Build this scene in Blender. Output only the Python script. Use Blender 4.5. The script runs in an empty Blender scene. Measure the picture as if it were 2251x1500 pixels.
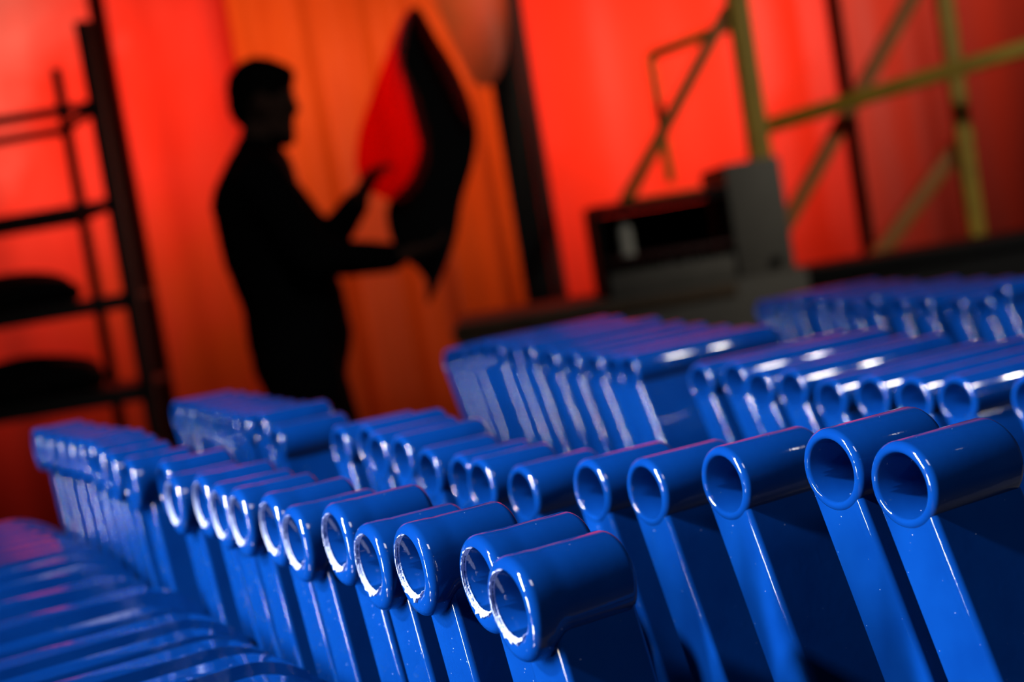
import bpy, bmesh, math, random
from mathutils import Vector, Matrix, Euler

random.seed(7)
S = bpy.context.scene
C = S.collection

# ------------------------------------------------------------------ camera
IW, IH, FPX = 2251.0, 1500.0, 3126.0
ROLL, PITCH = math.radians(9.3), math.radians(3.9)
CH = 1.22                                   # lens height above the floor
cr, sr, cp, sp = math.cos(ROLL), math.sin(ROLL), math.cos(PITCH), math.sin(PITCH)
Xw = Vector((1, 0, 0)); Uw = Vector((0, sp, cp)); Fw = Vector((0, cp, -sp))
cx_, cy_ = cr*Xw - sr*Uw, sr*Xw + cr*Uw
cam_d = bpy.data.cameras.new('camera'); cam = bpy.data.objects.new('camera', cam_d); C.objects.link(cam)
m = Matrix.Identity(4)
for i in range(3):
    m[i][0], m[i][1], m[i][2] = cx_[i], cy_[i], -Fw[i]
m[2][3] = CH
cam.matrix_world = m
cam_d.sensor_width = 36; cam_d.lens = FPX*36/IW; cam_d.clip_start = .02
cam_d.dof.use_dof = True; cam_d.dof.focus_distance = .60
cam_d.dof.aperture_fstop = 6.0; cam_d.dof.aperture_blades = 8
S.camera = cam

# ------------------------------------------------------------------ light
S.view_settings.view_transform = 'Standard'; S.view_settings.look = 'None'
S.view_settings.gamma = 1; S.view_settings.use_curve_mapping = False
S.view_settings.exposure = 0.0
w = bpy.data.worlds.new('world'); S.world = w; w.use_nodes = True
w.node_tree.nodes['Background'].inputs[0].default_value = (.5, .55, .7, 1)
w.node_tree.nodes['Background'].inputs[1].default_value = .01

def aim(o, p, t):
    o.location = p
    o.rotation_euler = (Vector(t)-Vector(p)).to_track_quat('-Z', 'Y').to_euler()
def spot(name, p, t, power, col, angle, radius, blend=.5):
    d = bpy.data.lights.new(name, 'SPOT'); d.energy = power; d.color = col
    d.spot_size = math.radians(angle); d.spot_blend = blend; d.shadow_soft_size = radius
    o = bpy.data.objects.new(name, d); C.objects.link(o); aim(o, p, t); return o
def area(name, p, t, power, col, sx, sy, spread=180):
    d = bpy.data.lights.new(name, 'AREA'); d.energy = power; d.color = col
    d.shape = 'RECTANGLE'; d.size = sx; d.size_y = sy; d.spread = math.radians(spread)
    o = bpy.data.objects.new(name, d); C.objects.link(o); aim(o, p, t); return o

area('key_lamp', (-1.72, -.09, 2.68), (.3, .95, 1.07), 18, (1, .97, 1), .12, .12, 62)
area('strip_lamp', (-2.0, -.15, 1.87), (.4, .95, 1.1), 24.5, (1, .97, 1), .06, 1.0, 62)
area('low_ridge_fill', (-2.0, -.12, .88), (.2, .7, 1.0), 3, (1, .97, 1), .06, .45, 62)  # added low source, draws pale lines along the near lug ridges
area('front_fill', (1.6, -1.6, 4.3), (.9, .6, 1.0), 17, (1, .96, .92), 1.2, 1.2, 90)  # added soft fill for the dark front faces of the panels
spot('shell_fill', (.35, 4.2, 3.9), (-.12, 5.4, 2.35), 330, (1, .75, .5), 24, .08, .6)  # added only to brighten the hanging shell
spot('side_spotlight', (1.96, .78, 2.60), (.80, 1.25, 1.05), 55, (1, .98, .95), 44, .10, .6)
spot('side_spotlight', (2.26, 1.00, 2.52), (.95, 1.35, 1.05), 45, (1, .98, .95), 44, .06, .6)
spot('machine_fill', (3.2, .8, 3.2), (1.35, 4.7, 1.5), 190, (1, .93, .75), 30, .2, .8)  # added fill for machine and frame, stands in for weak ambient light
for (x, z, sx, sz, pw) in ((-1.75, 2.1, .9, 1.0, 12.5), (-.70, 2.35, .8, .6, 5.5), (.75, 1.95, .8, 1.1, 15), (1.85, 2.3, .8, .6, 4.5)):
    area('backlight', (x, 7.0, z), (x, 6.0, z-.1), pw, (1, .8, .65), sx, sz, 125)

# ------------------------------------------------------------------ helpers
def ray(x, y):
    dx, dy = (x-IW/2)/FPX, -(y-IH/2)/FPX
    return Fw + dx*cx_ + dy*cy_
def pix(x, y, t):                            # pixel at view depth t (metres)
    p = ray(x, y)*t; p.z += CH; return p
def pixY(x, y, Y):                           # pixel on the vertical plane at distance Y
    r = ray(x, y); p = r*(Y/r.y); p.z += CH; return p

def tag(o, label=None, cat=None, group=None, kind=None):
    if label: o['label'] = label
    if cat: o['category'] = cat
    if group: o['group'] = group
    if kind: o['kind'] = kind
    return o
def empty(name, loc=(0, 0, 0), rot=(0, 0, 0)):
    o = bpy.data.objects.new(name, None); C.objects.link(o); o.location = loc; o.rotation_euler = rot
    o.empty_display_size = .05; return o
def link(name, me, mat, parent=None, loc=None, smooth=True):
    if mat and not me.materials: me.materials.append(mat)
    o = bpy.data.objects.new(name, me); C.objects.link(o)
    if parent: o.parent = parent
    if loc is not None: o.location = loc
    if smooth:
        for p in me.polygons: p.use_smooth = True
    return o
def weighted(o):
    md = o.modifiers.new('weighted_normals', 'WEIGHTED_NORMAL'); md.keep_sharp = True; md.weight = 80; return o
def bm_mesh(bm, name, sharp=35):
    me = bpy.data.meshes.new(name); bmesh.ops.recalc_face_normals(bm, faces=bm.faces)
    for e in bm.edges:
        if len(e.link_faces) == 2 and e.calc_face_angle(0) > math.radians(sharp): e.smooth = False
    bm.to_mesh(me); bm.free(); return me
def add_box(bm, x0, x1, y0, y1, z0, z1, bev=0, seg=2):
    r = bmesh.ops.create_cube(bm, size=1)
    for v in r['verts']:
        v.co = Vector(((x0+x1)/2+v.co.x*(x1-x0), (y0+y1)/2+v.co.y*(y1-y0), (z0+z1)/2+v.co.z*(z1-z0)))
    if bev:
        es = list({e for v in r['verts'] for e in v.link_edges})
        bmesh.ops.bevel(bm, geom=es, offset=bev, segments=seg, affect='EDGES', profile=.5)
def box(name, x0, x1, y0, y1, z0, z1, mat, parent=None, bev=.004, origin=None):
    bm = bmesh.new(); add_box(bm, x0, x1, y0, y1, z0, z1, bev)
    me = bm_mesh(bm, name)
    if origin is not None: me.transform(Matrix.Translation(-Vector(origin)))
    return link(name, me, mat, parent, None if origin is None or parent else origin)
def bar(name, a, b, wd, mat, parent=None, off=None, wd2=None):
    """square steel tube from a to b"""
    a, b = Vector(a), Vector(b); L = (b-a).length
    bm = bmesh.new(); w2 = wd2 or wd; add_box(bm, -wd/2, wd/2, -w2/2, w2/2, 0, L, min(wd, w2)*.12)
    q = (b-a).to_track_quat('Z', 'Y').to_matrix().to_4x4()
    me = bm_mesh(bm, name); me.transform(Matrix.Translation(a)@q)
    if off is not None: me.transform(Matrix.Translation(-Vector(off)))
    return link(name, me, mat, parent)

# ------------------------------------------------------------------ materials
def mat_new(name):
    mt = bpy.data.materials.new(name); mt.use_nodes = True
    nt = mt.node_tree; return mt, nt, nt.nodes['Principled BSDF']
def N(nt, typ, **kw):
    n = nt.nodes.new(typ)
    for k, v in kw.items():
        if k in n.inputs: n.inputs[k].default_value = v
        else: setattr(n, k, v)
    return n
def principled(name, col, rough=.5, metal=0, spec=.5, var=.15, scale=40, bump=0.0, bscale=200):
    mt, nt, b = mat_new(name)
    tc = N(nt, 'ShaderNodeTexCoord'); no = N(nt, 'ShaderNodeTexNoise', Scale=scale, Detail=4.0)
    nt.links.new(tc.outputs['Object'], no.inputs['Vector'])
    rp = N(nt, 'ShaderNodeValToRGB')
    rp.color_ramp.elements[0].position = .3; rp.color_ramp.elements[1].position = .7
    rp.color_ramp.elements[0].color = tuple(c*(1-var) for c in col)+(1,)
    rp.color_ramp.elements[1].color = tuple(min(1, c*(1+var)) for c in col)+(1,)
    nt.links.new(no.outputs['Fac'], rp.inputs['Fac']); nt.links.new(rp.outputs['Color'], b.inputs['Base Color'])
    b.inputs['Roughness'].default_value = rough; b.inputs['Metallic'].default_value = metal
    b.inputs['Specular IOR Level'].default_value = spec
    if bump:
        n2 = N(nt, 'ShaderNodeTexNoise', Scale=bscale, Detail=3.0); nt.links.new(tc.outputs['Object'], n2.inputs['Vector'])
        bp = N(nt, 'ShaderNodeBump', Strength=bump, Distance=.001)
        nt.links.new(n2.outputs['Fac'], bp.inputs['Height']); nt.links.new(bp.outputs['Normal'], b.inputs['Normal'])
    return mt

def blue_plastic():
    mt, nt, b = mat_new('blue_plastic')
    tc = N(nt, 'ShaderNodeTexCoord')
    no = N(nt, 'ShaderNodeTexNoise', Scale=35.0, Detail=3.0); nt.links.new(tc.outputs['Object'], no.inputs['Vector'])
    rp = N(nt, 'ShaderNodeValToRGB')
    rp.color_ramp.elements[0].position = .3; rp.color_ramp.elements[1].position = .75
    rp.color_ramp.elements[0].color = (.0007, .021, .135, 1); rp.color_ramp.elements[1].color = (.001, .028, .165, 1)
    nt.links.new(no.outputs['Fac'], rp.inputs['Fac'])
    # sparse pale dust and nicks in the plastic
    vo = N(nt, 'ShaderNodeTexNoise', Scale=700.0, Detail=1.0); nt.links.new(tc.outputs['Object'], vo.inputs['Vector'])
    th = N(nt, 'ShaderNodeMapRange'); th.inputs['From Min'].default_value = .79; th.inputs['From Max'].default_value = .83
    nt.links.new(vo.outputs['Fac'], th.inputs['Value'])
    mx = N(nt, 'ShaderNodeMixRGB'); mx.inputs['Color2'].default_value = (.35, .42, .65, 1)
    nt.links.new(th.outputs['Result'], mx.inputs['Fac']); nt.links.new(rp.outputs['Color'], mx.inputs['Color1'])
    nt.links.new(mx.outputs['Color'], b.inputs['Base Color'])
    n3 = N(nt, 'ShaderNodeTexNoise', Scale=90.0, Detail=5.0); nt.links.new(tc.outputs['Object'], n3.inputs['Vector'])
    mr = N(nt, 'ShaderNodeMapRange'); mr.inputs['To Min'].default_value = .03; mr.inputs['To Max'].default_value = .09
    nt.links.new(n3.outputs['Fac'], mr.inputs['Value']); nt.links.new(mr.outputs['Result'], b.inputs['Roughness'])
    n4 = N(nt, 'ShaderNodeTexNoise', Scale=260.0, Detail=3.0); nt.links.new(tc.outputs['Object'], n4.inputs['Vector'])
    bp = N(nt, 'ShaderNodeBump', Strength=.08, Distance=.0006)
    nt.links.new(n4.outputs['Fac'], bp.inputs['Height']); nt.links.new(bp.outputs['Normal'], b.inputs['Normal'])
    b.inputs['Specular IOR Level'].default_value = .55
    return mt
BLUE = blue_plastic()
BURR = principled('torn_plastic', (.45, .55, .85), .7, var=.2, scale=900, bump=.6, bscale=1500)
YELLOW_REDLIT = principled('yellow_paint_redlit', (.40, .13, .01), .6, var=.15, scale=12)  # braces' yellow paint with the red light on it put into the colour
STEEL_D = principled('dark_steel', (.018, .015, .014), .55, var=.3)
TABLE = principled('table_laminate', (.03, .03, .035), .6, var=.2)
YELLOW = principled('yellow_paint', (.42, .27, .02), .6, var=.15, scale=12)
GREY = principled('grey_enamel', (.12, .11, .095), .65, var=.08, scale=15)
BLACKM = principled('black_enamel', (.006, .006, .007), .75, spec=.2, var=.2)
WHITEC = principled('white_tin', (.6, .58, .52), .4, var=.1)
BROWN = principled('brown_wood', (.09, .05, .02), .6, var=.3, scale=20)
CLOTH = principled('black_cloth', (.006, .006, .007), .95, spec=.05, var=.3, scale=150)
DENIM = principled('black_denim', (.007, .007, .009), .95, spec=.05, var=.3, scale=150)
SKIN = principled('skin', (.10, .05, .035), .7, spec=.15, var=.1)
HAIR = principled('dark_hair', (.006, .005, .005), .85, spec=.1, var=.4, scale=200)
SACK = principled('black_bag', (.008, .007, .007), .8, spec=.15, var=.3)
CONCRETE = principled('concrete', (.05, .045, .045), .85, var=.25, scale=6)
WALLM = principled('dark_plaster', (.05, .045, .045), .9, var=.2, scale=4)

def sheet(name, c1, c2, scale, c3=None, pos=None, rad=None, gloss=.04, diff=.25, clear=None, extra=()):
    """thin coloured sheet: lets light through, scatters it"""
    mt, nt, b = mat_new(name); nt.nodes.remove(b)
    out = [n for n in nt.nodes if n.type == 'OUTPUT_MATERIAL'][0]
    tc = N(nt, 'ShaderNodeTexCoord'); no = N(nt, 'ShaderNodeTexNoise', Scale=scale, Detail=3.0, Roughness=.6)
    mp = N(nt, 'ShaderNodeMapping'); mp.inputs['Scale'].default_value = (1, 1, .5)
    nt.links.new(tc.outputs['Object'], mp.inputs['Vector']); nt.links.new(mp.outputs['Vector'], no.inputs['Vector'])
    rp = N(nt, 'ShaderNodeValToRGB'); rp.color_ramp.elements[0].position = .35; rp.color_ramp.elements[1].position = .68
    rp.color_ramp.elements[0].color = c1+(1,); rp.color_ramp.elements[1].color = c2+(1,)
    nt.links.new(no.outputs['Fac'], rp.inputs['Fac']); col = rp.outputs['Color']
    for c3, pos, rad in ((((c3, pos, rad),) if c3 else ())+tuple(extra)):   # areas dyed or faded differently, in the sheet's own coordinates
        di = N(nt, 'ShaderNodeVectorMath', operation='DISTANCE'); di.inputs[1].default_value = pos
        nt.links.new(tc.outputs['Object'], di.inputs[0])
        n2 = N(nt, 'ShaderNodeTexNoise', Scale=2.6, Detail=4.0); nt.links.new(tc.outputs['Object'], n2.inputs['Vector'])
        ad = N(nt, 'ShaderNodeMath', operation='MULTIPLY_ADD'); ad.inputs[1].default_value = 1.1*rad; 
        nt.links.new(n2.outputs['Fac'], ad.inputs[0]); nt.links.new(di.outputs['Value'], ad.inputs[2])
        mr = N(nt, 'ShaderNodeMapRange'); mr.inputs['From Min'].default_value = rad*.6; mr.inputs['From Max'].default_value = rad*1.7
        mr.inputs['To Min'].default_value = 1; mr.inputs['To Max'].default_value = 0
        nt.links.new(ad.outputs['Value'], mr.inputs['Value'])
        mx = N(nt, 'ShaderNodeMixRGB'); mx.inputs['Color2'].default_value = c3+(1,)
        nt.links.new(mr.outputs['Result'], mx.inputs['Fac']); nt.links.new(col, mx.inputs['Color1']); col = mx.outputs['Color']
    tr = N(nt, 'ShaderNodeBsdfTranslucent'); df = N(nt, 'ShaderNodeBsdfDiffuse'); gl = N(nt, 'ShaderNodeBsdfGlossy', Roughness=.35)
    nt.links.new(col, tr.inputs['Color']); nt.links.new(col, df.inputs['Color'])
    m1 = N(nt, 'ShaderNodeMixShader'); m1.inputs[0].default_value = diff
    nt.links.new(tr.outputs[0], m1.inputs[1]); nt.links.new(df.outputs[0], m1.inputs[2])
    m2 = N(nt, 'ShaderNodeMixShader'); m2.inputs[0].default_value = gloss
    nt.links.new(m1.outputs[0], m2.inputs[1]); nt.links.new(gl.outputs[0], m2.inputs[2])
    last = m2
    if clear:                                # partly see-through tinted plastic
        tp = N(nt, 'ShaderNodeBsdfTransparent'); tp.inputs['Color'].default_value = clear[1]+(1,)
        last = N(nt, 'ShaderNodeMixShader'); last.inputs[0].default_value = clear[0]
        nt.links.new(m2.outputs[0], last.inputs[1]); nt.links.new(tp.outputs[0], last.inputs[2])
    nt.links.new(last.outputs[0], out.inputs['Surface'])
    return mt

# ------------------------------------------------------------------ the hall
def struct(name, x0, x1, y0, y1, z0, z1, mat):
    o = box(name, x0, x1, y0, y1, z0, z1, mat, bev=0); o['kind'] = 'structure'; return o
struct('floor', -4.2, 5.2, -3.2, 7.9, -.2, 0, CONCRETE)
struct('wall_back', -4.2, 5.2, 7.7, 7.9, 0, 4.5, WALLM)
struct('wall_left', -4.2, -4.0, -3.0, 7.7, 0, 4.5, WALLM)
struct('wall_right', 5.0, 5.2, -3.0, 7.7, 0, 4.5, WALLM)
struct('wall_front', -4.2, 5.2, -3.2, -3.0, 0, 4.5, WALLM)
struct('ceiling', -4.2, 5.2, -3.2, 7.9, 4.5, 4.7, WALLM)

# hanging coloured sheets, lit from behind
def curtain(x0, x1, Y, z0, z1, mat, label, folds, amp, ph=0):
    bm = bmesh.new(); nx, nz = 90, 30; g = []
    for i in range(nx+1):
        row = []
        for k in range(nz+1):
            s, t = i/nx, k/nz
            x = x0+(x1-x0)*s; z = z0+(z1-z0)*t
            y = amp*(math.sin(s*folds*6.283+ph+.5*math.sin(t*3))+.4*math.sin(s*folds*15+t*2+ph))*(1-.35*t)
            row.append(bm.verts.new((x-(x0+x1)/2, y, z-z0)))
        g.append(row)
    for i in range(nx):
        for k in range(nz): bm.faces.new((g[i][k], g[i+1][k], g[i+1][k+1], g[i][k+1]))
    o = link('curtain', bm_mesh(bm, 'curtain', 180), mat, None, ((x0+x1)/2, Y, z0))
    tag(o, label, 'curtain', 'backlit sheets along the rear of the hall'); return o
RED_L = sheet('red_sheet_faded', (.85, .028, .012), (.95, .05, .03), 1.6, (.78, .24, .19), (-.1, 0, 2.75), .9, extra=(((.72, .062, .008), (1.1, 0, .9), .7),))
ORANGE = sheet('orange_sheet', (.70, .062, .006), (.82, .085, .010), 2.2)
RED_R = sheet('red_sheet', (.92, .026, .008), (.95, .036, .014), 1.2)
DULL = sheet('dull_red_sheet', (.60, .05, .03), (.72, .045, .020), 1.8)
def wx(x, y, Y): return pixY(x, y, Y).x
curtain(-3.6, wx(512, 100, 6.0), 6.0, .05, 3.5, RED_L, 'red curtain sheet with a faded pinkish top behind the storage rack', 5, .03)
curtain(wx(512, 100, 6.06)-.05, wx(1110, 300, 6.06), 6.06, .05, 3.5, ORANGE, 'orange curtain sheet behind the standing person', 4, .025, 1)
curtain(wx(1110, 300, 6.0)+.02, wx(1850, 270, 6.0)+.02, 6.0, .05, 3.5, RED_R, 'bright smooth red curtain sheet behind the grey machine', 2, .008, 2)
curtain(wx(1850, 270, 6.04), 3.9, 6.04, .05, 3.5, DULL, 'dull darker red curtain sheet behind the yellow cross braces', 5, .02, 3)

# ------------------------------------------------------------------ work table under the blue panels
AZ = math.radians(61.5)
AX = Vector((math.sin(AZ), math.cos(AZ), 0)); RW = Vector((-math.cos(AZ), math.sin(AZ), 0))
TH = math.pi/2-AZ
TOP = CH-.44
def make_table():
    o = AX*.80+RW*1.10
    t = empty('work_table', (o.x, o.y, 0), (0, 0, TH))
    u0, u1, r0, r1 = -1.0, 1.0, -.90, .90
    box('table_top', u0, u1, r0, r1, TOP-.04, TOP, TABLE, t, .003)
    for a in (u0+.06, u1-.12):
        for b in (r0+.06, r1-.12): box('leg', a, a+.06, b, b+.06, 0, TOP-.04, STEEL_D, t)
    for b in (r0+.075, r1-.105): box('apron', u0+.12, u1-.12, b, b+.03, TOP-.14, TOP-.04, STEEL_D, t)
    for a in (u0+.075, u1-.105): box('apron', a, a+.03, r0+.12, r1-.12, TOP-.14, TOP-.04, STEEL_D, t)
    tag(t, 'dark table carrying all the rows of blue plastic panels', 'table')
make_table()

# ------------------------------------------------------------------ blue panels
R, RH = .0180, .0134
def lathe(prof, seg=56, drop=None):
    """closed profile of (x, r) turned about the X axis"""
    bm = bmesh.new(); rings = []
    for k in range(seg):
        a = 2*math.pi*k/seg; ca, sa = math.cos(a), math.sin(a); ring = []
        for (x, r, wgt) in prof:
            rr = r+(drop*wgt*max(0, -sa)**2.5 if drop else 0)
            ring.append(bm.verts.new((x, rr*ca, rr*sa)))
        rings.append(ring)
    n = len(prof)
    for k in range(seg):
        A_, B_ = rings[k], rings[(k+1) % seg]
        for i in range(n): bm.faces.new((A_[i], A_[(i+1) % n], B_[(i+1) % n], B_[i]))
    return bm
def fillet(cx, cr_, rad, a0, a1, n, wgt=0):
    return [(cx+rad*math.cos(a0+(a1-a0)*i/n), cr_+rad*math.sin(a0+(a1-a0)*i/n), wgt) for i in range(n+1)]
def barrel_mesh(L, kind):
    P = math.pi
    if kind == 'A':
        # rolled collar standing proud at the near end, then the plain tube
        prof = [(L-.001, RH, 0), (.001, RH, 0)]
        prof += [(.0002, RH+.0008, .3)]
        prof += fillet(.0042, R-.0038, .0042, P, P*.5, 7, .9)
        prof += [(.0085, R+.0004, 1), (.0120, R+.0003, .6), (.0150, R, .15), (.0180, R, 0)]
        f = fillet(L-.004, R-.004, .004, P*.5, 0, 4); prof += f
        bm = lathe(prof, 56, .0050)
    else:
        prof = [(L-.001, RH, 0), (.0012, RH, 0), (.0002, RH+.0007, 0)]
        prof += fillet(.0030, R-.0030, .0030, P, P*.5, 6)
        prof += fillet(L-.004, R-.004, .004, P*.5, 0, 4)
        bm = lathe(prof, 56)
    return bm_mesh(bm, 'hinge_barrel', 60)
def lug_mesh(u0, L, Hz, l, bev=.0028):
    """upright slab carrying the barrel: cross-section (y, v) drawn out along the barrel axis"""
    r = .0156; yr, yf = R, -.0102
    bot = lambda y: (-Hz+y*math.sin(l))/math.cos(l)
    sec = [(yr, bot(yr)), (yr, 0), (r, 0)]
    a1 = math.acos(yf/r)
    for i in range(1, 9):
        a = -a1*i/8; sec.append((r*math.cos(a), r*math.sin(a)))
    sec.append((yf, bot(yf)))
    bm = bmesh.new()
    fa = bm.faces.new([bm.verts.new((u0, y, v)) for y, v in sec])
    ex = bmesh.ops.extrude_face_region(bm, geom=[fa])
    for v in ex['geom']:
        if isinstance(v, bmesh.types.BMVert): v.co.x = L
    bmesh.ops.recalc_face_normals(bm, faces=bm.faces)
    es = [e for e in bm.edges if abs(e.verts[0].co.x-e.verts[1].co.x) < 1e-6 and abs(e.verts[0].co.z-e.verts[1].co.z) > .03]
    bmesh.ops.bevel(bm, geom=es, offset=bev, segments=4, affect='EDGES', profile=.5)
    for zc in (-.0125, -.019, -.024, max(-Hz*.9, -.2)):   # keeps the shading of the long faces straight
        bmesh.ops.bisect_plane(bm, geom=bm.verts[:]+bm.edges[:]+bm.faces[:], plane_co=(0, 0, zc), plane_no=(0, 0, 1))
    return bm_mesh(bm, 'lug', 50)
def side_shell_mesh(Hz, l, vb=-.098, left=-.34):
    """wide flank of the moulding: rounded shoulder beside the lug, then a long level top edge"""
    yr, yf = R-.0035, -.0095; tl = math.tan(l)
    pts = []
    for i in range(11):
        a = math.pi/2*i/10
        pts.append((.0125-.050*(1-math.cos(a)), vb-.012+.046*math.sin(a)))
    for s in (.25, .5, .75): pts.append((-.0375+(left+.0375)*s, vb+.034-.006*s*s))
    for i in range(6):
        a = math.pi/2*i/5
        pts.append((left+.02-.03*math.sin(a), vb+.028-.03*(1-math.cos(a))))
    bm = bmesh.new(); n = len(pts)
    bot = lambda y: (-Hz+y*math.sin(l))/math.cos(l)
    f = [bm.verts.new((u, yf, v+yf*tl)) for u, v in pts]; b = [bm.verts.new((u, yr, v+yr*tl)) for u, v in pts]
    f += [bm.verts.new((pts[-1][0], yf, bot(yf))), bm.verts.new((pts[0][0], yf, bot(yf)))]
    b += [bm.verts.new((pts[-1][0], yr, bot(yr))), bm.verts.new((pts[0][0], yr, bot(yr)))]
    bm.faces.new(f); bm.faces.new(list(reversed(b))); n = len(f)
    for i in range(n): bm.faces.new((f[i], f[(i+1) % n], b[(i+1) % n], b[i]))
    bm.edges.ensure_lookup_table()
    es = [e for e in bm.edges if abs(e.verts[0].co.y-e.verts[1].co.y) < 1e-6 and min(v.co.z for v in e.verts) > vb-.05]
    bmesh.ops.bevel(bm, geom=es, offset=.0030, segments=3, affect='EDGES', profile=.5)
    return bm_mesh(bm, 'side_shell', 180)
def burr_mesh(seed):
    """torn, whitened flash left along the trimmed rim"""
    rn = random.Random(seed); bm = bmesh.new(); n = 70; prev = None
    for i in range(n+1):
        a = math.radians(62+(292-62)*i/n)        # top, round the far side, to the bottom
        ca, sa = math.cos(a-math.pi/2), math.sin(a-math.pi/2)
        a2 = math.radians(100-(100+118)*i/n); ca, sa = math.cos(a2), math.sin(a2)
        e = min(1, 6*i/n, 6*(1-i/n)); thick = (.12+.95*max(0, -sa)**2+1.6*max(0, sa-.75))*(.55+.75*math.sin(i*.55+seed*2.1)**2)
        r0 = RH-.0001-.0005*rn.random()*thick; r1 = RH+.0006*e*thick+.0013*rn.random()*e*thick
        x0 = -.0003*e-.0010*rn.random()*e*thick
        cur = [bm.verts.new((x, r*ca, r*sa)) for x, r in ((.002, r0), (x0, r0+.0004), (x0+.0003*rn.random(), r1), (.002, r1+.0004))]
        if prev:
            for k in range(4): bm.faces.new((prev[k], prev[(k+1) % 4], cur[(k+1) % 4], cur[k]))
        else: bm.faces.new(cur)
        prev = cur
    bm.faces.new(list(reversed(prev)))
    return bm_mesh(bm, 'burr', 10)

BARRELS = {}
def panel(P, kind, L, lean, label, group, burr=None):
    """P: centre of the near mouth of the barrel, in the world"""
    Hz = P.z-TOP-.001; hv = Hz/math.cos(lean)
    up = Vector((0, 0, 1))*math.cos(lean)+RW*math.sin(lean)
    t = empty('hinge_panel', P-up*hv, (-lean, 0, TH))
    key = (kind, L)
    if key not in BARRELS:
        BARRELS[key] = barrel_mesh(L, kind); BARRELS[key].materials.append(BLUE)
        for p in BARRELS[key].polygons: p.use_smooth = True
    o = bpy.data.objects.new('hinge_barrel', BARRELS[key]); C.objects.link(o); o.parent = t; o.location = (0, 0, hv)
    weighted(link('lug', lug_mesh(.0105 if kind == 'A' else .0009, L-.0005, Hz, lean, .0028 if kind in 'AB' else .0038), BLUE, t, (0, 0, hv)))
    if kind == 'A': weighted(link('side_shell', side_shell_mesh(Hz, lean), BLUE, t, (0, 0, hv)))
    if burr is not None:
        b = link('burr', burr_mesh(burr), BURR, o, (0, 0, 0), smooth=False); b['label'] = 'whitish torn plastic along the tube rim'
    return tag(t, label, 'plastic panel', group)

def row_points(pxs, u, dmin):
    """the mouths lie on the vertical plane u = const of their row; neighbours never closer than dmin"""
    out = []; prev = None
    for x, y in pxs:
        d = ray(x, y); t = u/d.dot(AX)
        for _ in range(400):
            P = d*t; q = (P.dot(RW), P.z)
            if prev is None or (q[0] > prev[0] and math.hypot(q[0]-prev[0], q[1]-prev[1]) >= dmin and q[0]-prev[0] > .031): break
            t *= 1.0015
        P.z += CH; out.append(P); prev = (P.dot(RW), P.z-CH)
    return out

ROW_A = [(1116, 1332), (1050, 1278), (899, 1245), (808, 1240), (734, 1191), (644, 1191), (592, 1160), (522, 1144), (480, 1131),
         (441, 1108), (379, 1106), (360, 1072), (282, 1063), (242, 1046), (216, 1029), (194, 1015), (172, 1010), (150, 1006),
         (126, 1000), (100, 993), (78, 985)]
ROW_B = [(1980, 1070), (1825, 1036), (1589, 1066), (1418, 1085), (1296, 1082), (1147, 1090), (1055, 1071), (1013, 1060),
         (940, 1044), (881, 1014), (829, 1006), (806, 985), (746, 988), (606, 983), (572, 952), (535, 953), (508, 948),
         (485, 942), (462, 936), (440, 930), (412, 924), (386, 920)]
ROW_C = [(2267, 883), (2102, 883), (2006, 882), (1915, 877), (1823, 882), (1739, 860), (1668, 860), (1613, 841), (1538, 844),
         (1380, 820), (1348, 820), (1304, 815), (1254, 808), (1208, 802), (1158, 790), (1124, 794), (1088, 784), (1062, 782),
         (1036, 788), (1010, 794), (988, 800)]
ROW_D = [(2194, 653), (2157, 680), (2099, 680), (2028, 678), (1971, 678), (1911, 675), (1871, 686), (1827, 680), (1788, 678),
         (1740, 675), (1708, 686), (1675, 686)]
rad = math.radians
GA, GB, GC, GD = ('panels with collared tubes and curved side shells', 'panels with smooth short tubes', 'panels with long tubes', 'panels at the far edge of the table')
ORD = ['first', 'second', 'third', 'fourth', 'fifth', 'sixth', 'seventh', 'eighth', 'ninth', 'tenth', 'eleventh', 'twelfth', 'thirteenth',
       'fourteenth', 'fifteenth', 'sixteenth', 'seventeenth', 'eighteenth', 'nineteenth', 'twentieth', 'twenty-first', 'twenty-second']
for i, P in enumerate(row_points(ROW_A, .236, .0385)):
    if i == 0: la = 'blue panel with torn rim at the open end of the chipped rim row, tube uncovered'
    elif i < 11: la = f'{ORD[i]} blue panel from the open end of the chipped rim row, torn white burr'
    else: la = f'{ORD[i]} blue panel from the open end of the chipped rim row, rim unchipped'
    panel(P, 'A', .049, rad(15), la, GA, i if i < 11 else None)
for i, P in enumerate(row_points(ROW_B, .39, .0365)):
    if i == 0: la = 'blue panel with smooth wide mouth at the open end of the short tube row'
    elif i < 13: la = f'{ORD[i]} blue panel from the open end of the smooth short tube row'
    else: la = f'{ORD[i-13]} blue panel behind the gap in the smooth short tube row'
    panel(P, 'B', .052 if i < 9 else .066, rad(19), la, GB)
for i, P in enumerate(row_points(ROW_C, .74, .0365)):
    if i < 9: la = f'{ORD[8-i]} long tube panel from the gap, on the loosely set side of its row'
    elif i == 9: la = 'blue panel whose long glossy tube lies bare beside the gap in its row'
    else: la = f'{ORD[i-9]} long tube panel from the gap, on the tightly packed side of its row'
    panel(P, 'C', .175, rad(23), la, GC)
for i, P in enumerate(row_points(ROW_D, 1.40, .0365)):
    if i == 0: la = 'blue panel sitting higher than its neighbours in the row beside the black bench'
    else: la = f'{ORD[i-1]} blue panel after the raised one in the row beside the black bench'
    panel(P, 'D', .175, rad(22), la, GD)

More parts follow.
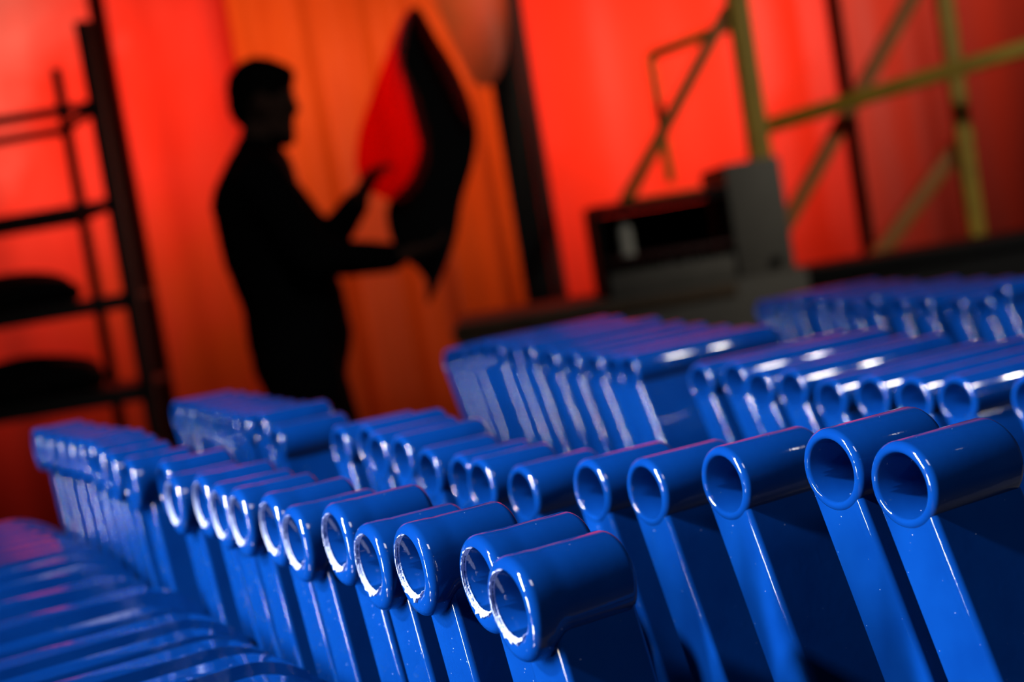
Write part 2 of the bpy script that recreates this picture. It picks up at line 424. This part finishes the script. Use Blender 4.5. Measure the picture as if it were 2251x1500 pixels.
# ------------------------------------------------------------------ storage rack
def rack():
    Y = 4.25
    base = pixY(330, 930, Y); xr = base.x
    t = empty('storage_rack', (xr-.5, Y+.15, 0)); off = Vector((xr-.5, Y+.15, 0))
    top = pixY(176, 48, Y).z; x1 = pixY(262, 500, Y).x
    bar('upright', (x1, Y, 0), (x1, Y, top), .042, STEEL_D, t, off)
    Y2 = Y+.45; x2 = pixY(190, 520, Y2).x; top2 = pixY(122, 150, Y2).z
    bar('upright', (x2, Y2, 0), (x2, Y2, top2), .032, STEEL_D, t, off)
    xl = x1-.95
    bar('upright', (xl, Y, 0), (xl, Y, top), .042, STEEL_D, t, off)
    bar('upright', (xl, Y2, 0), (xl, Y2, top2), .032, STEEL_D, t, off)
    zs = [pixY(100, y, Y).z for y in (250, 472, 697, 905)]
    for z in zs:
        bar('rail', (xl+.02, Y, z), (x1-.02, Y, z), .022, STEEL_D, t, off, .030)
        bar('rail', (xl+.02, Y2, z), (x2-.016, Y2, z), .022, STEEL_D, t, off, .030)
        bar('side_rail', (x1, Y+.02, z), (x2, Y2-.016, z), .022, STEEL_D, t, off)
        bar('side_rail', (xl, Y+.02, z), (xl, Y2-.016, z), .022, STEEL_D, t, off)
    for z in zs[2:]:
        box('shelf_board', xl-off.x, x1-.03-off.x, .0-.13, .28, z+.0155, z+.033, STEEL_D, t, .002)
    tag(t, 'black open steel storage rack in front of the red curtain', 'rack')
    return Y, xl, x1, zs
rY, rxl, rx1, rz = rack()
def sack(cx, cy, z, sx, sy, sz, seed, label):
    rn = random.Random(seed); bm = bmesh.new()
    bmesh.ops.create_icosphere(bm, subdivisions=4, radius=1)
    ph = [(rn.uniform(2, 5), rn.uniform(0, 6), rn.uniform(2, 5), rn.uniform(0, 6)) for _ in range(4)]
    for v in bm.verts:
        c = v.co.copy(); k = 1+sum(.05*math.sin(a*c.x+b)*math.cos(d*c.y+e+c.z*2) for a, b, d, e in ph)
        zz = max(c.z*k, -.55)+.55
        v.co = Vector((c.x*k*sx, c.y*k*sy, zz*sz/1.55))
    o = link('sack', bm_mesh(bm, 'sack', 180), SACK, None, (cx, cy, z)); tag(o, label, 'bag', 'bags on the storage rack')
p = pixY(60, 640, rY+.2)
sack(p.x-.05, rY+.21, rz[2]+.033, .21, .15, .115, 1, 'flat black bag lying on the upper loaded rack shelf')
p = pixY(80, 850, rY+.2)
sack(p.x-.03, rY+.21, rz[3]+.033, .26, .16, .13, 2, 'broad black bag lying on the lowest visible rack shelf')

# slim dark post beside the rack and post between the curtains
def post(name, xa, ya, xb, yb, Y, wd, mat, label, depth=.09, ztop=3.5):
    a, b = pixY(xa, ya, Y), pixY(xb, yb, Y); x = (a.x+b.x)/2
    o = box(name, x-wd/2, x+wd/2, Y-depth/2, Y+depth/2, 0, ztop, mat, None, .004, (x, Y, 0)); tag(o, label, 'post'); return o
MAROON = principled('maroon_paint', (.05, .004, .003), .6, var=.2)
post('steel_post', 320, 560, 345, 800, 5.7, .05, MAROON, 'thin maroon post standing behind the storage rack')
post('steel_post', 1140, 300, 1170, 600, 5.75, .115, BLACKM, 'broad black post between the orange and bright red curtains')
post('steel_post', 1188, 300, 1217, 600, 5.75, .05, MAROON, 'maroon post against the broad black post')
post('steel_post', 1855, 200, 1905, 500, 5.7, .042, BROWN, 'thin brown post behind the yellow cross braces')

# ------------------------------------------------------------------ yellow braced frame
def frame():
    Y = 5.0
    o = pixY(1665, 340, Y); off = Vector((o.x, Y, 0)); t = empty('braced_frame', off)
    def b(n, xa, ya, xb, yb, wd, Ya=Y, Yb=Y, ext=0):
        A_, B_ = pixY(xa, ya, Ya), pixY(xb, yb, Yb)
        if n == 'brace' and xb > 1500: B_ = A_+(B_-A_)*((A_.z-.02)/(A_.z-B_.z))      # down to the floor
        bar(n, A_, B_, wd, YELLOW_REDLIT if n == 'brace' else YELLOW, t, off)
    xp = pixY(1645, 170, Y).x; bar('post', (xp, Y, 0), (xp, Y, 2.75), .075, YELLOW, t, off)
    b('beam', 1680, 280, 2330, 82, .05, Y, 4.6)
    xr = pixY(2110, 260, Y+.05).x; bar('post', (xr, Y+.05, .0), (xr, Y+.05, 2.75), .06, YELLOW, t, off)
    b('brace', 2075, -130, 1740, 470, .052, Y+.06, Y+.06)
    b('brace', 2130, 285, 1930, 560, .06, Y+.10, Y+.10)
    b('brace', 1600, 20, 1372, 448, .046, Y+.02, Y+.02)
    f = pixY(1374, 446, Y+.02); bar('thin_rail', f, (xp, Y+.02, f.z), .022, YELLOW, t, off)
    b('thin_rail', 1430, 122, 1600, 58, .036, Y+.15, Y+.02)
    b('thin_rail', 1428, 118, 1475, 400, .032, Y+.15, Y+.15)
    tag(t, 'yellow steel frame with posts, a sloping beam and diagonal braces', 'frame')
frame()

# ------------------------------------------------------------------ grey machine, bench
def machine():
    Y = 4.3
    tl, br = pixY(1590, 362, Y), pixY(1772, 640, Y)
    l2 = pixY(1300, 455, Y); b2 = pixY(1310, 640, Y); bl = pixY(1000, 712, Y); brr = pixY(1795, 660, Y)
    zt, zb = tl.z, b2.z; zbase = pixY(1150, 690, Y).z
    x0, xm, x1 = l2.x, tl.x, br.x-.02
    off = Vector((x0, Y+.3, 0)); t = empty('control_machine', off)
    def bx(n, a, b, c, d, e, f, mt, bev=.004): box(n, a-off.x, b-off.x, c-off.y, d-off.y, e, f, mt, t, bev)
    bx('cabinet', xm, x1, Y, Y+.5, zbase, zt, GREY, .006)
    bx('base', bl.x, x1+.03, Y-.02, Y+.6, 0, zbase, GREY, .006)
    bx('base_trim', bl.x-.01, xm-.02, Y-.035, Y-.0205, zbase-.045, zbase-.01, BROWN, .003)
    ztl = l2.z
    bx('recess_back', x0, xm-.002, Y+.40, Y+.44, zbase, ztl-.03, BLACKM)
    bx('recess_top', x0, xm-.002, Y, Y+.44, ztl-.028, ztl, BLACKM)
    bx('recess_side', x0, x0+.02, Y, Y+.398, zbase, ztl-.03, BLACKM)
    zsh = zbase+(ztl-zbase)*.42
    bx('recess_shelf', x0+.022, xm-.004, Y+.02, Y+.398, zsh-.015, zsh, MAROON)
    bx('lower_fascia', x0+.022, xm-.004, Y+.015, Y+.03, zbase+.002, zbase+.075, GREY)
    bx('knob', x1-.07, x1-.04, Y-.022, Y-.0005, zbase+.02, zbase+.05, BLACKM, .008)
    tag(t, 'grey machine with a tall cabinet and a dark open recess', 'machine')
    def canister(x, z, r, h, label):
        bm = bmesh.new()
        for (a, b_, rr) in ((0, h*.72, r), (h*.72, h*.84, r*.8), (h*.84, h, r*.5)):
            q = bmesh.ops.create_cone(bm, segments=24, radius1=rr, radius2=rr*.94, depth=b_-a, cap_ends=True)
            for v in q['verts']: v.co.z += (a+b_)/2
        o = link('canister', bm_mesh(bm, 'canister'), WHITEC, None, (x, Y+.10, z)); tag(o, label, 'canister', 'canisters in the machine recess')
    canister(pixY(1372, 500, Y+.1).x, zsh, .022, .115, 'pale canister alone on the recess shelf of the grey machine')
    canister(pixY(1468, 575, Y+.1).x, zbase+.0005, .020, .10, 'pale canister on the recess floor, the one farther from the tall cabinet')
    canister(pixY(1515, 570, Y+.1).x, zbase+.0005, .020, .105, 'pale canister on the recess floor nearer the tall grey cabinet')
machine()
def bench():
    Y = 4.55
    a = pixY(1775, 592, Y); b = pixY(2400, 500, Y)
    off = Vector((a.x, Y+.3, 0)); t = empty('long_bench', off)
    box('bench_top', 0, b.x-a.x+.6, -.3, .05, a.z-.04, a.z, BLACKM, t)
    box('bench_front', .02, b.x-a.x+.58, -.27, -.23, 0, a.z-.041, BLACKM, t)
    box('bench_end', .02, .06, -.228, .03, 0, a.z-.041, BLACKM, t)
    box('bench_end', b.x-a.x+.54, b.x-a.x+.58, -.228, .03, 0, a.z-.041, BLACKM, t)
    tag(t, 'long black bench under the yellow cross braces', 'bench')
bench()

# ------------------------------------------------------------------ person
MD = 3.87                                    # distance of the person
def man_pt(x, y, side=0):                    # side > 0: farther from the lens
    return pixY(x, y, MD+side)
def blob(bm, c, rx, ry, rz, rot=None, sub=2):
    r = bmesh.ops.create_icosphere(bm, subdivisions=sub, radius=1)
    M = Matrix.Translation(c)@(rot.to_matrix().to_4x4() if rot else Matrix.Identity(4))@Matrix.Diagonal((rx, ry, rz, 1))
    bmesh.ops.transform(bm, matrix=M, verts=r['verts'])
def limb(bm, a, b, ra, rb, la=None, lb=None, n=None):
    """row of overlapping ellipsoids from a to b: radius in the profile plane, la/lb sideways"""
    a, b = Vector(a), Vector(b); la = la or ra; lb = lb or rb
    n = n or max(2, int((b-a).length/(min(ra, rb)*.5))+1)
    for i in range(n+1):
        s = i/n; r = ra+(rb-ra)*s; l = la+(lb-la)*s
        blob(bm, a.lerp(b, s), r, l, r, sub=2)
def skinned(name, bm, vox, mat, parent, off, smooth=6):
    me = bpy.data.meshes.new('tmp'); bm.to_mesh(me); bm.free()
    o = bpy.data.objects.new('tmp', me); C.objects.link(o)
    r = o.modifiers.new('r', 'REMESH'); r.mode = 'VOXEL'; r.voxel_size = vox; r.use_smooth_shade = True
    s = o.modifiers.new('s', 'SMOOTH'); s.iterations = smooth; s.factor = .5
    dg = bpy.context.evaluated_depsgraph_get(); dg.update()
    out = bpy.data.meshes.new_from_object(o.evaluated_get(dg)); out.name = name
    bpy.data.objects.remove(o); bpy.data.meshes.remove(me)
    out.transform(Matrix.Translation(-Vector(off))); out.materials.clear()
    return link(name, out, mat, parent)
def hand(bm, wrist, dirv, palm, curl, sc=1.0):
    """palm slab, four fingers of unequal length bending towards palm, thumb from the side"""
    d = dirv.normalized(); pn = (palm-d*palm.dot(d)).normalized(); sd = d.cross(pn).normalized()
    L = .095*sc
    for i in range(9):
        s = i/8; limb(bm, wrist+d*L*s-sd*.028*sc, wrist+d*L*s+sd*.028*sc, .013*sc, .013*sc, n=5)
    for k, (o_, ln) in enumerate(((-.030, .066), (-.010, .076), (.010, .072), (.030, .056))):
        p = wrist+d*L+sd*o_*sc; v = d.copy()
        for j, f in enumerate((.45, .32, .25)):
            ang = curl*(j+.6); v = d*math.cos(ang)+pn*math.sin(ang)
            q = p+v*ln*sc*f; limb(bm, p, q, .0088*sc-.0008*j, .0082*sc-.0008*j); p = q
    p = wrist+d*.03*sc-sd*.03*sc; q = p+(d*.6-sd*.8+pn*.3).normalized()*.045*sc; limb(bm, p, q, .012*sc, .010*sc)
    limb(bm, q, q+(d*.8+pn*.6).normalized()*.032*sc, .0095*sc, .0085*sc)

def person():
    hip = man_pt(662, 760); off = Vector((hip.x, MD, 0))
    t = empty('person', off)
    # near arm reaches low and level, far arm is raised: joints
    sh_n, el_n, wr_n = man_pt(575, 400, -.17), man_pt(690, 568, -.21), man_pt(868, 566, -.08)
    sh_f, el_f, wr_f = man_pt(590, 405, .17), man_pt(715, 545, .19), man_pt(788, 440, .10)
    ankN, ankF = Vector((hip.x-.02, MD-.10, .09)), Vector((hip.x+.05, MD+.10, .09))
    knN, knF = Vector((hip.x+.03, MD-.10, .52)), Vector((hip.x+.07, MD+.10, .52))
    hpN, hpF = man_pt(655, 790, -.09), man_pt(660, 790, .09)
    def torso(bm, g=0):
        limb(bm, man_pt(572, 385), man_pt(566, 450), .085+g, .112+g, .15+g, .185+g)
        limb(bm, man_pt(566, 450), man_pt(600, 560), .112+g, .125+g, .185+g, .165+g)
        limb(bm, man_pt(600, 560), man_pt(645, 660), .125+g, .132+g, .165+g, .155+g)
        limb(bm, man_pt(645, 660), man_pt(660, 740), .132+g, .136+g, .155+g, .17+g)
    def arms(bm, g=0, k=1.0):
        limb(bm, sh_n, el_n, .066+g, .050+g); limb(bm, el_n, el_n.lerp(wr_n, k), .048+g, .034+g)
        limb(bm, sh_f, el_f, .064+g, .048+g); limb(bm, el_f, el_f.lerp(wr_f, k), .046+g, .032+g)
    def legs(bm, g=0, k=1.0):
        for hp, kn, an in ((hpN, knN, ankN), (hpF, knF, ankF)):
            limb(bm, hp, kn, .100+g, .062+g); limb(bm, kn, kn.lerp(an, k), .060+g, .040+g)
    bm = bmesh.new()
    torso(bm); arms(bm); legs(bm)
    limb(bm, man_pt(567, 370), man_pt(572, 285), .060, .052, .062, .055)
    # head in profile
    blob(bm, man_pt(574, 205), .088, .074, .094)
    blob(bm, man_pt(588, 230), .080, .068, .085)
    limb(bm, man_pt(600, 275), man_pt(622, 292), .050, .036, .058, .040)
    blob(bm, man_pt(628, 215), .026, .050, .055)
    limb(bm, man_pt(640, 218), man_pt(651, 240), .010, .013, .010, .014)
    blob(bm, man_pt(636, 268), .018, .024, .012); blob(bm, man_pt(633, 277), .018, .022, .010)
    blob(bm, man_pt(628, 298), .026, .030, .022)
    for s in (-1, 1):
        blob(bm, man_pt(575, 232, s*.074), .020, .010, .032)
        blob(bm, man_pt(636, 213, s*.032), .012, .014, .010)
    hand(bm, wr_n, man_pt(945, 545, -.05)-wr_n, Vector((0, .2, 1)), .35)
    hand(bm, wr_f, man_pt(818, 385, .06)-wr_f, Vector((.8, -.5, 0)), .5)
    for an in (ankN, ankF): limb(bm, an+Vector((0, 0, -.02)), an+Vector((.15, 0, -.055)), .042, .028, .040, .042)
    skinned('body', bm, .0075, SKIN, t, off, 4)
    bm = bmesh.new(); torso(bm, .012); arms(bm, .010, .93)
    limb(bm, man_pt(567, 372), man_pt(569, 335), .074, .068, .08, .07)
    for s_, e_ in ((sh_n, man_pt(572, 400)), (sh_f, man_pt(572, 400))): limb(bm, s_, e_, .078, .1)
    skinned('sweater', bm, .012, CLOTH, t, off, 8)
    bm = bmesh.new(); limb(bm, man_pt(655, 715), man_pt(662, 790), .146, .135, .178, .18); legs(bm, .018, .97)
    skinned('trousers', bm, .012, DENIM, t, off, 6)
    bm = bmesh.new()
    blob(bm, man_pt(571, 195), .094, .080, .088); blob(bm, man_pt(600, 172), .062, .066, .045); blob(bm, man_pt(540, 230), .050, .066, .070)
    blob(bm, man_pt(626, 165), .030, .05, .022)
    skinned('hair', bm, .008, HAIR, t, off, 3)
    bm = bmesh.new(); limb(bm, man_pt(606, 296), man_pt(628, 303), .030, .028, .05, .032)
    skinned('beard', bm, .007, HAIR, t, off, 3)
    for an in (ankN, ankF):
        bm = bmesh.new(); limb(bm, an+Vector((-.03, 0, -.035)), an+Vector((.175, 0, -.05)), .055, .040, .048, .05)
        for v in bm.verts: v.co.z = max(v.co.z, .0)
        skinned('shoe', bm, .009, BLACKM, t, off, 2)
    tag(t, 'bearded person in dark clothes standing in profile, holding up a leaf shaped red shell', 'person')
person()

# ------------------------------------------------------------------ shell held by the person, and one hanging
def leaf(name, outline, Y, bulge, thick, mat, parent, off, yoff=0.0, tilt=0):
    """curved plate with a traced outline: bulges towards -Y in the middle, real thickness"""
    pts = [pixY(x, y, Y) for x, y in outline]
    cxm = sum(p.x for p in pts)/len(pts); czm = sum(p.z for p in pts)/len(pts)
    wx_ = max(abs(p.x-cxm) for p in pts); hz_ = max(abs(p.z-czm) for p in pts)
    bm = bmesh.new(); rings = 7; lay = []
    def yy(x, z): return Y+yoff-bulge*(1-min(1, ((x-cxm)/wx_)**2))*(1-.5*((z-czm)/hz_)**2)+tilt*(x-cxm)
    for side in (0, 1):
        g = []
        for k in range(1, rings+1):
            s = k/rings; g.append([bm.verts.new((cxm+(p.x-cxm)*s, yy(cxm+(p.x-cxm)*s, czm+(p.z-czm)*s)+side*thick, czm+(p.z-czm)*s)) for p in pts])
        c0 = bm.verts.new((cxm, yy(cxm, czm)+side*thick, czm)); n = len(pts)
        for i in range(n):
            j = (i+1) % n; bm.faces.new((c0, g[0][i], g[0][j]))
            for k in range(rings-1): bm.faces.new((g[k][i], g[k+1][i], g[k+1][j], g[k][j]))
        lay.append(g[-1])
    n = len(pts)
    for i in range(n):
        j = (i+1) % n; bm.faces.new((lay[0][i], lay[0][j], lay[1][j], lay[1][i]))
    me = bm_mesh(bm, name, 50); me.transform(Matrix.Translation(-Vector(off)))
    return link(name, me, mat, parent)
def dense(poly, n=5):
    out = []; k = len(poly)
    for i in range(k):                       # closed Catmull-Rom
        p0, p1, p2, p3 = (Vector(poly[(i+j-1) % k]) for j in range(4))
        for s in range(n):
            t = s/n
            q = .5*((2*p1)+(p2-p0)*t+(2*p0-5*p1+4*p2-p3)*t*t+(3*p1-p0-3*p2+p3)*t**3)
            out.append((q.x, q.y))
    return out
RED_SK = sheet('red_translucent_shell', (.95, .012, .004), (.95, .03, .01), 6.0, gloss=.08, diff=.15, clear=(.85, (1.0, .10, .05)))
PALE = sheet('pale_orange_shell', (.55, .10, .03), (.75, .09, .03), 9.0, gloss=.05, diff=.75)
def shells():
    Y = 3.95
    o = pixY(930, 480, Y); off = Vector((o.x, Y, o.z)); t = empty('seat_shell', off)
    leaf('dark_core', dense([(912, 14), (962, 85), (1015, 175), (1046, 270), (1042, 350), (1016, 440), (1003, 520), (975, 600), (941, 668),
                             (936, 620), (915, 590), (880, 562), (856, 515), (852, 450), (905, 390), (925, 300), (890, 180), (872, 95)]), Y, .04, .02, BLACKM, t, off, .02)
    leaf('red_wing', dense([(905, 22), (885, 75), (872, 110), (898, 170), (930, 240), (946, 310), (940, 380), (900, 440), (852, 438), (808, 412),
                            (786, 370), (792, 300), (812, 240), (845, 150), (880, 60)]), Y, .03, .005, RED_SK, t, off, -.04)
    leaf('red_edge', dense([(914, 22), (958, 90), (1008, 170), (1036, 250), (1030, 275), (990, 205), (950, 130), (920, 62)]), Y, .01, .005, RED_SK, t, off, -.045)
    tag(t, 'leaf shaped dark shell with glossy red wing held up by the person', 'shell')
    Y = 5.4
    o = pixY(1050, 60, Y); off = Vector((o.x, Y, o.z)); t = empty('hanging_shell', off)
    leaf('shell_skin', dense([(935, -160), (1090, -200), (1112, -40), (1114, 80), (1104, 150), (1075, 192), (1040, 182), (1008, 130), (978, 60), (950, -20)]), Y, .06, .006, PALE, t, off)
    e = pixY(1060, -150, Y); bar('hanger_rod', e, (e.x, Y, 4.5), .014, STEEL_D, t, off)
    tag(t, 'pale orange tongue shaped shell hanging beside the broad black post', 'shell')
shells()
